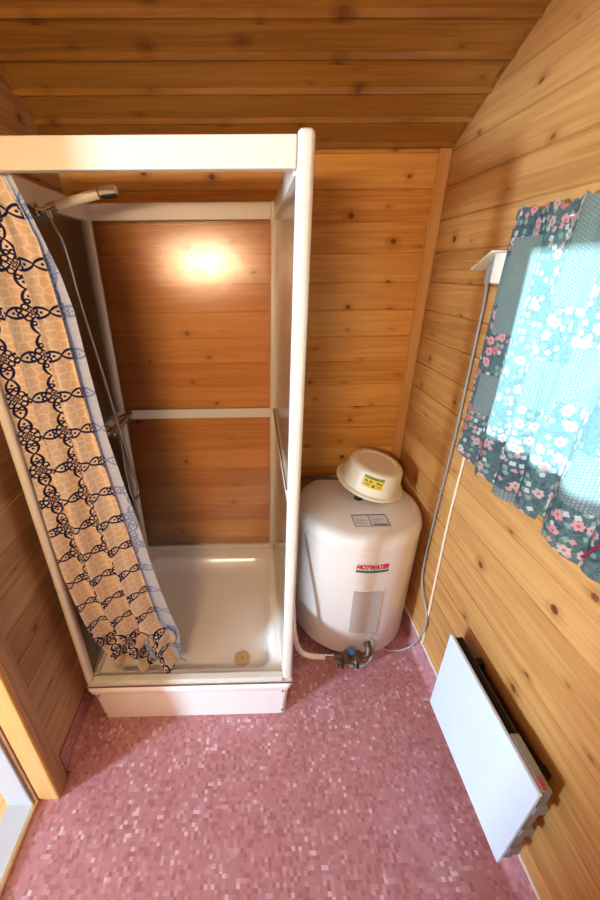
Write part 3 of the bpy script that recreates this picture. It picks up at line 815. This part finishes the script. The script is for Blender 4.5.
gp = [(XR - .016, .344, 1.640), (XR - .010, .342, 1.57), (XR - .009, .336, 1.34), (XR - .009, .330, 1.07), (XR - .009, .338, .74), (XR - .010, .334, .47), (XR - .012, .300, .37), (XR - .013, .235, .315), (XR - .014, .205, .25), (XR - .018, .215, .16), (XR - .035, .235, .07), (XR - .075, .25, .018), (XR - .14, .262, .008), (XR - .19, .30, .007), (XR - .22, .36, .008)]
gc = obj('power_cord', tube(nbm(), spline(gp, 10), .0046, 10), CORDG, smooth=60); origin_to(gc, gp[0])
tag(gc, 'grey power cord hanging from the socket down the right wall and under the tank', 'cord')
wp_ = [(XR - .012, .262, 1.640), (XR - .012, .264, 1.61), (XR - .008, .255, 1.58), (XR - .005, .250, 1.40), (XR - .005, .247, 1.05), (XR - .005, .247, .82), (XR - .005, .236, .58), (XR - .005, .215, .22), (XR - .006, .208, .118)]
wc = obj('wall_cable', tube(nbm(), spline(wp_, 8), .0048, 10), CABLEC, smooth=60); origin_to(wc, wp_[0])
tag(wc, 'thin cream cable running from behind the window curtain straight down the right wall', 'cable')

# ------------------------------------------------------------------ panel heater on the right wall
hx = 1.345; ya, yb_, za, zb = -.508, -.060, .139, .527
ph = thing('panel_heater', (XR, (ya + yb_) / 2, za), 'flat white electric panel heater mounted low on the right wall', 'heater')
obj('front_panel', box(nbm(), (hx, ya, za), (hx + .012, yb_, zb), .003), PANELW, ph)
bm = nbm(); box(bm, (hx + .030, ya + .02, za + .02), (hx + .040, yb_ - .01, zb - .006)); box(bm, (hx + .012, ya + .01, zb - .020), (hx + .036, yb_ - .004, zb - .016))
obj('vent', bm, BLACK, ph, label='dark vent gap behind the front')
for k in range(3):
    obj('fin', box(nbm(), (hx + .014 + k * .009, ya + .14, zb - .016), (hx + .0165 + k * .009, yb_ - .012, zb - .003)), DARK, ph)
bm = nbm(); box(bm, (hx + .0125, ya + .004, zb - .05), (hx + .040, ya + .135, zb + .001), .004); box(bm, (hx + .0125, ya + .004, za + .02), (hx + .040, ya + .014, zb - .04), .002)
obj('end_cover', bm, GREYB, ph, label='grey metal cover at the near end')
obj('switch', box(nbm(), (hx + .018, ya + .010, zb + .001), (hx + .024, ya + .035, zb + .004)), RED, ph, label='small red switch')
for za_ in (za + .06, za + .17, za + .29):
    obj('clip', box(nbm(), (hx + .012, ya - .003, za_), (hx + .046, ya + .02, za_ + .035), .003), GREYB, ph)
for y in (ya + .07, yb_ - .07):
    obj('wall_bracket', box(nbm(), (hx + .034, y - .012, za + .05), (XR, y + .012, zb - .05), .002), DARK, ph)

# ------------------------------------------------------------------ window curtain
def wcurtain():
    bm = nbm(); L = bm.loops.layers.uv.verify(); NY, NZ = 260, 70; ylo, yhi = -.74, .245
    ztop, zbot = 1.822, 1.078
    rows = []
    for j in range(NZ + 1):
        t = j / NZ; row = []
        for i in range(NY + 1):
            s = i / NY; y = ylo + (yhi - ylo) * s
            amp = .004 + .012 * (1 - t)
            ph = s * 2 * PI * 9 + .8 * math.sin(s * 17) 
            x = XR - .036 + amp * math.sin(ph) + .004 * math.sin(ph * .37 + t * 3)
            fl = (s * 13.0) % 1.0
            zb = zbot + .020 * (fl - .5) + .012 * math.sin(s * 23)
            if s > .93: zb += .03 * (s - .93) / .07
            zt_ = ztop + .005 * math.sin(s * 60) + .003 * math.sin(s * 143)
            z = zb + (zt_ - zb) * t
            yy = y - .016 * t * s ** 8 + .010 * math.cos(ph) * (1 - t) - .010 * (1 - t)
            row.append((x, yy, z, s * 1.15, z))
        rows.append(row)
    V = [[bm.verts.new(p[:3]) for p in r] for r in rows]
    for j in range(NZ):
        for i in range(NY):
            ids = ((j, i), (j, i + 1), (j + 1, i + 1), (j + 1, i))
            f = bm.faces.new([V[a][b] for a, b in ids])
            for l, (a, b) in zip(f.loops, ids): l[L].uv = rows[a][b][3:5]
    return bm
wcu = obj('window_curtain', wcurtain(), PATCH, keepuv=True)
for p in wcu.data.polygons: p.use_smooth = True
origin_to(wcu, (XR - .036, -.25, 1.832)); tag(wcu, 'patchwork floral blue green curtain covering the window on the right wall', 'curtain')
obj('tie_ribbon', tube(nbm(), spline([(XR - .062, -.372, 1.205), (XR - .060, -.352, 1.16), (XR - .062, -.335, 1.115)], 5), .0035, 8), MAROON, wcu, label='dark red ribbon in a fold')
obj('rod', cyl(nbm(), (XR - .026, -.74, 1.788), (XR - .026, .230, 1.788), .003, 10), TUBM, wcu)

# ------------------------------------------------------------------ wall lamp behind the viewer
wl = thing('wall_lamp', (.22, YF, 1.76), 'white wall lamp with a glowing tube behind the viewpoint', 'lamp')
obj('base', box(nbm(), (.02, YF, 1.72), (.42, YF + .035, 1.79), .006), WHITE, wl)
obj('diffuser', cyl(nbm(), (.03, YF + .06, 1.755), (.41, YF + .06, 1.755), .024, 20), emit('lamp_glow', (255, 206, 140), 6.0), wl, smooth=60)
def area(name, loc, rot, sx, sy, e, col):
    l = bpy.data.lights.new(name, 'AREA'); l.shape = 'RECTANGLE'; l.size = sx; l.size_y = sy; l.energy = e; l.color = col
    o = bpy.data.objects.new(name, l); COL.objects.link(o); o.location = loc; o.rotation_euler = rot; return o
area('lamp_light', (.22, YF + .10, 1.76), (math.radians(90), 0, 0), .40, .06, 19, (1.0, .74, .46))
# daylight entering through the hall window and through the window behind the curtain
d = Vector((4.3, 2.25, -1.3))
area('hall_daylight', (-3.6, -2.60, 1.45), d.to_track_quat('-Z', 'Y').to_euler(), .55, .70, 560, (.46, .69, 1.0))
area('window_daylight', (XR + 2.6, -.05, 1.85), Vector((-2.6, -.2, -.35)).to_track_quat('-Z', 'Y').to_euler(), .7, .7, 330, (.74, .92, 1.0))

w = bpy.data.worlds.new('World'); S.world = w; w.use_nodes = True
nt = w.node_tree; bg = nt.nodes['Background']; sky = nt.nodes.new('ShaderNodeTexSky'); sky.sky_type = 'HOSEK_WILKIE'; sky.turbidity = 3.0
sky.sun_direction = (-.5, -.6, .62); nt.links.new(sky.outputs[0], bg.inputs[0]); bg.inputs[1].default_value = 1.2

# the room shell and what stands in it were measured at 1 : 1.0171 of the shower cabin: bring both to one scale
K, P0, P1 = 1.0171, Vector((.6695, -.95, 0)), Vector((.6712, -.9477, 0))
seen = set()
def rescale(o, root=True):
    if o.type == 'MESH' and o.data.name not in seen: seen.add(o.data.name); o.data.transform(Matrix.Scale(K, 4))
    for md in o.modifiers:
        if md.type == 'SOLIDIFY': md.thickness *= K
    o.location = (P1 + (o.location - P0) * K) if root else o.location * K
    for c in o.children: rescale(c, False)
for o in list(COL.objects):
    if o.parent is None and not o.name.startswith(('shower_', 'hand_shower', 'curtain_r')): rescale(o)
    elif o.parent is None and o.name in ('shower_mixer', 'shower_bracket', 'hand_shower', 'shower_hose'): o.location.z += .018
# ------------------------------------------------------------------ camera
f_px, cx, cy = 374.241, 259.185, 450.02
cam = bpy.data.cameras.new('camera'); co = bpy.data.objects.new('camera', cam); COL.objects.link(co)
cam.sensor_fit = 'VERTICAL'; cam.sensor_height = 36; cam.sensor_width = 24; cam.lens = f_px * 36 / 900
cam.shift_x = (300 - cx) / 900; cam.clip_start = .02
R = Matrix(((.99975731, -.01974476, -.00977111), (-.0173579, -.43288159, -.90128366), (.0135659, .90123453, -.43311926)))
rows = [Vector(R[0]), -Vector(R[1]), -Vector(R[2])]
co.matrix_world = Matrix.Translation((.67121, -.94766, 1.71025)) @ Matrix((rows[0], rows[1], rows[2])).transposed().to_4x4()
S.camera = co
S.view_settings.view_transform = 'Standard'; S.view_settings.look = 'None'; S.view_settings.gamma = 1.0; S.view_settings.exposure = 0.36
S.view_settings.use_curve_mapping = False
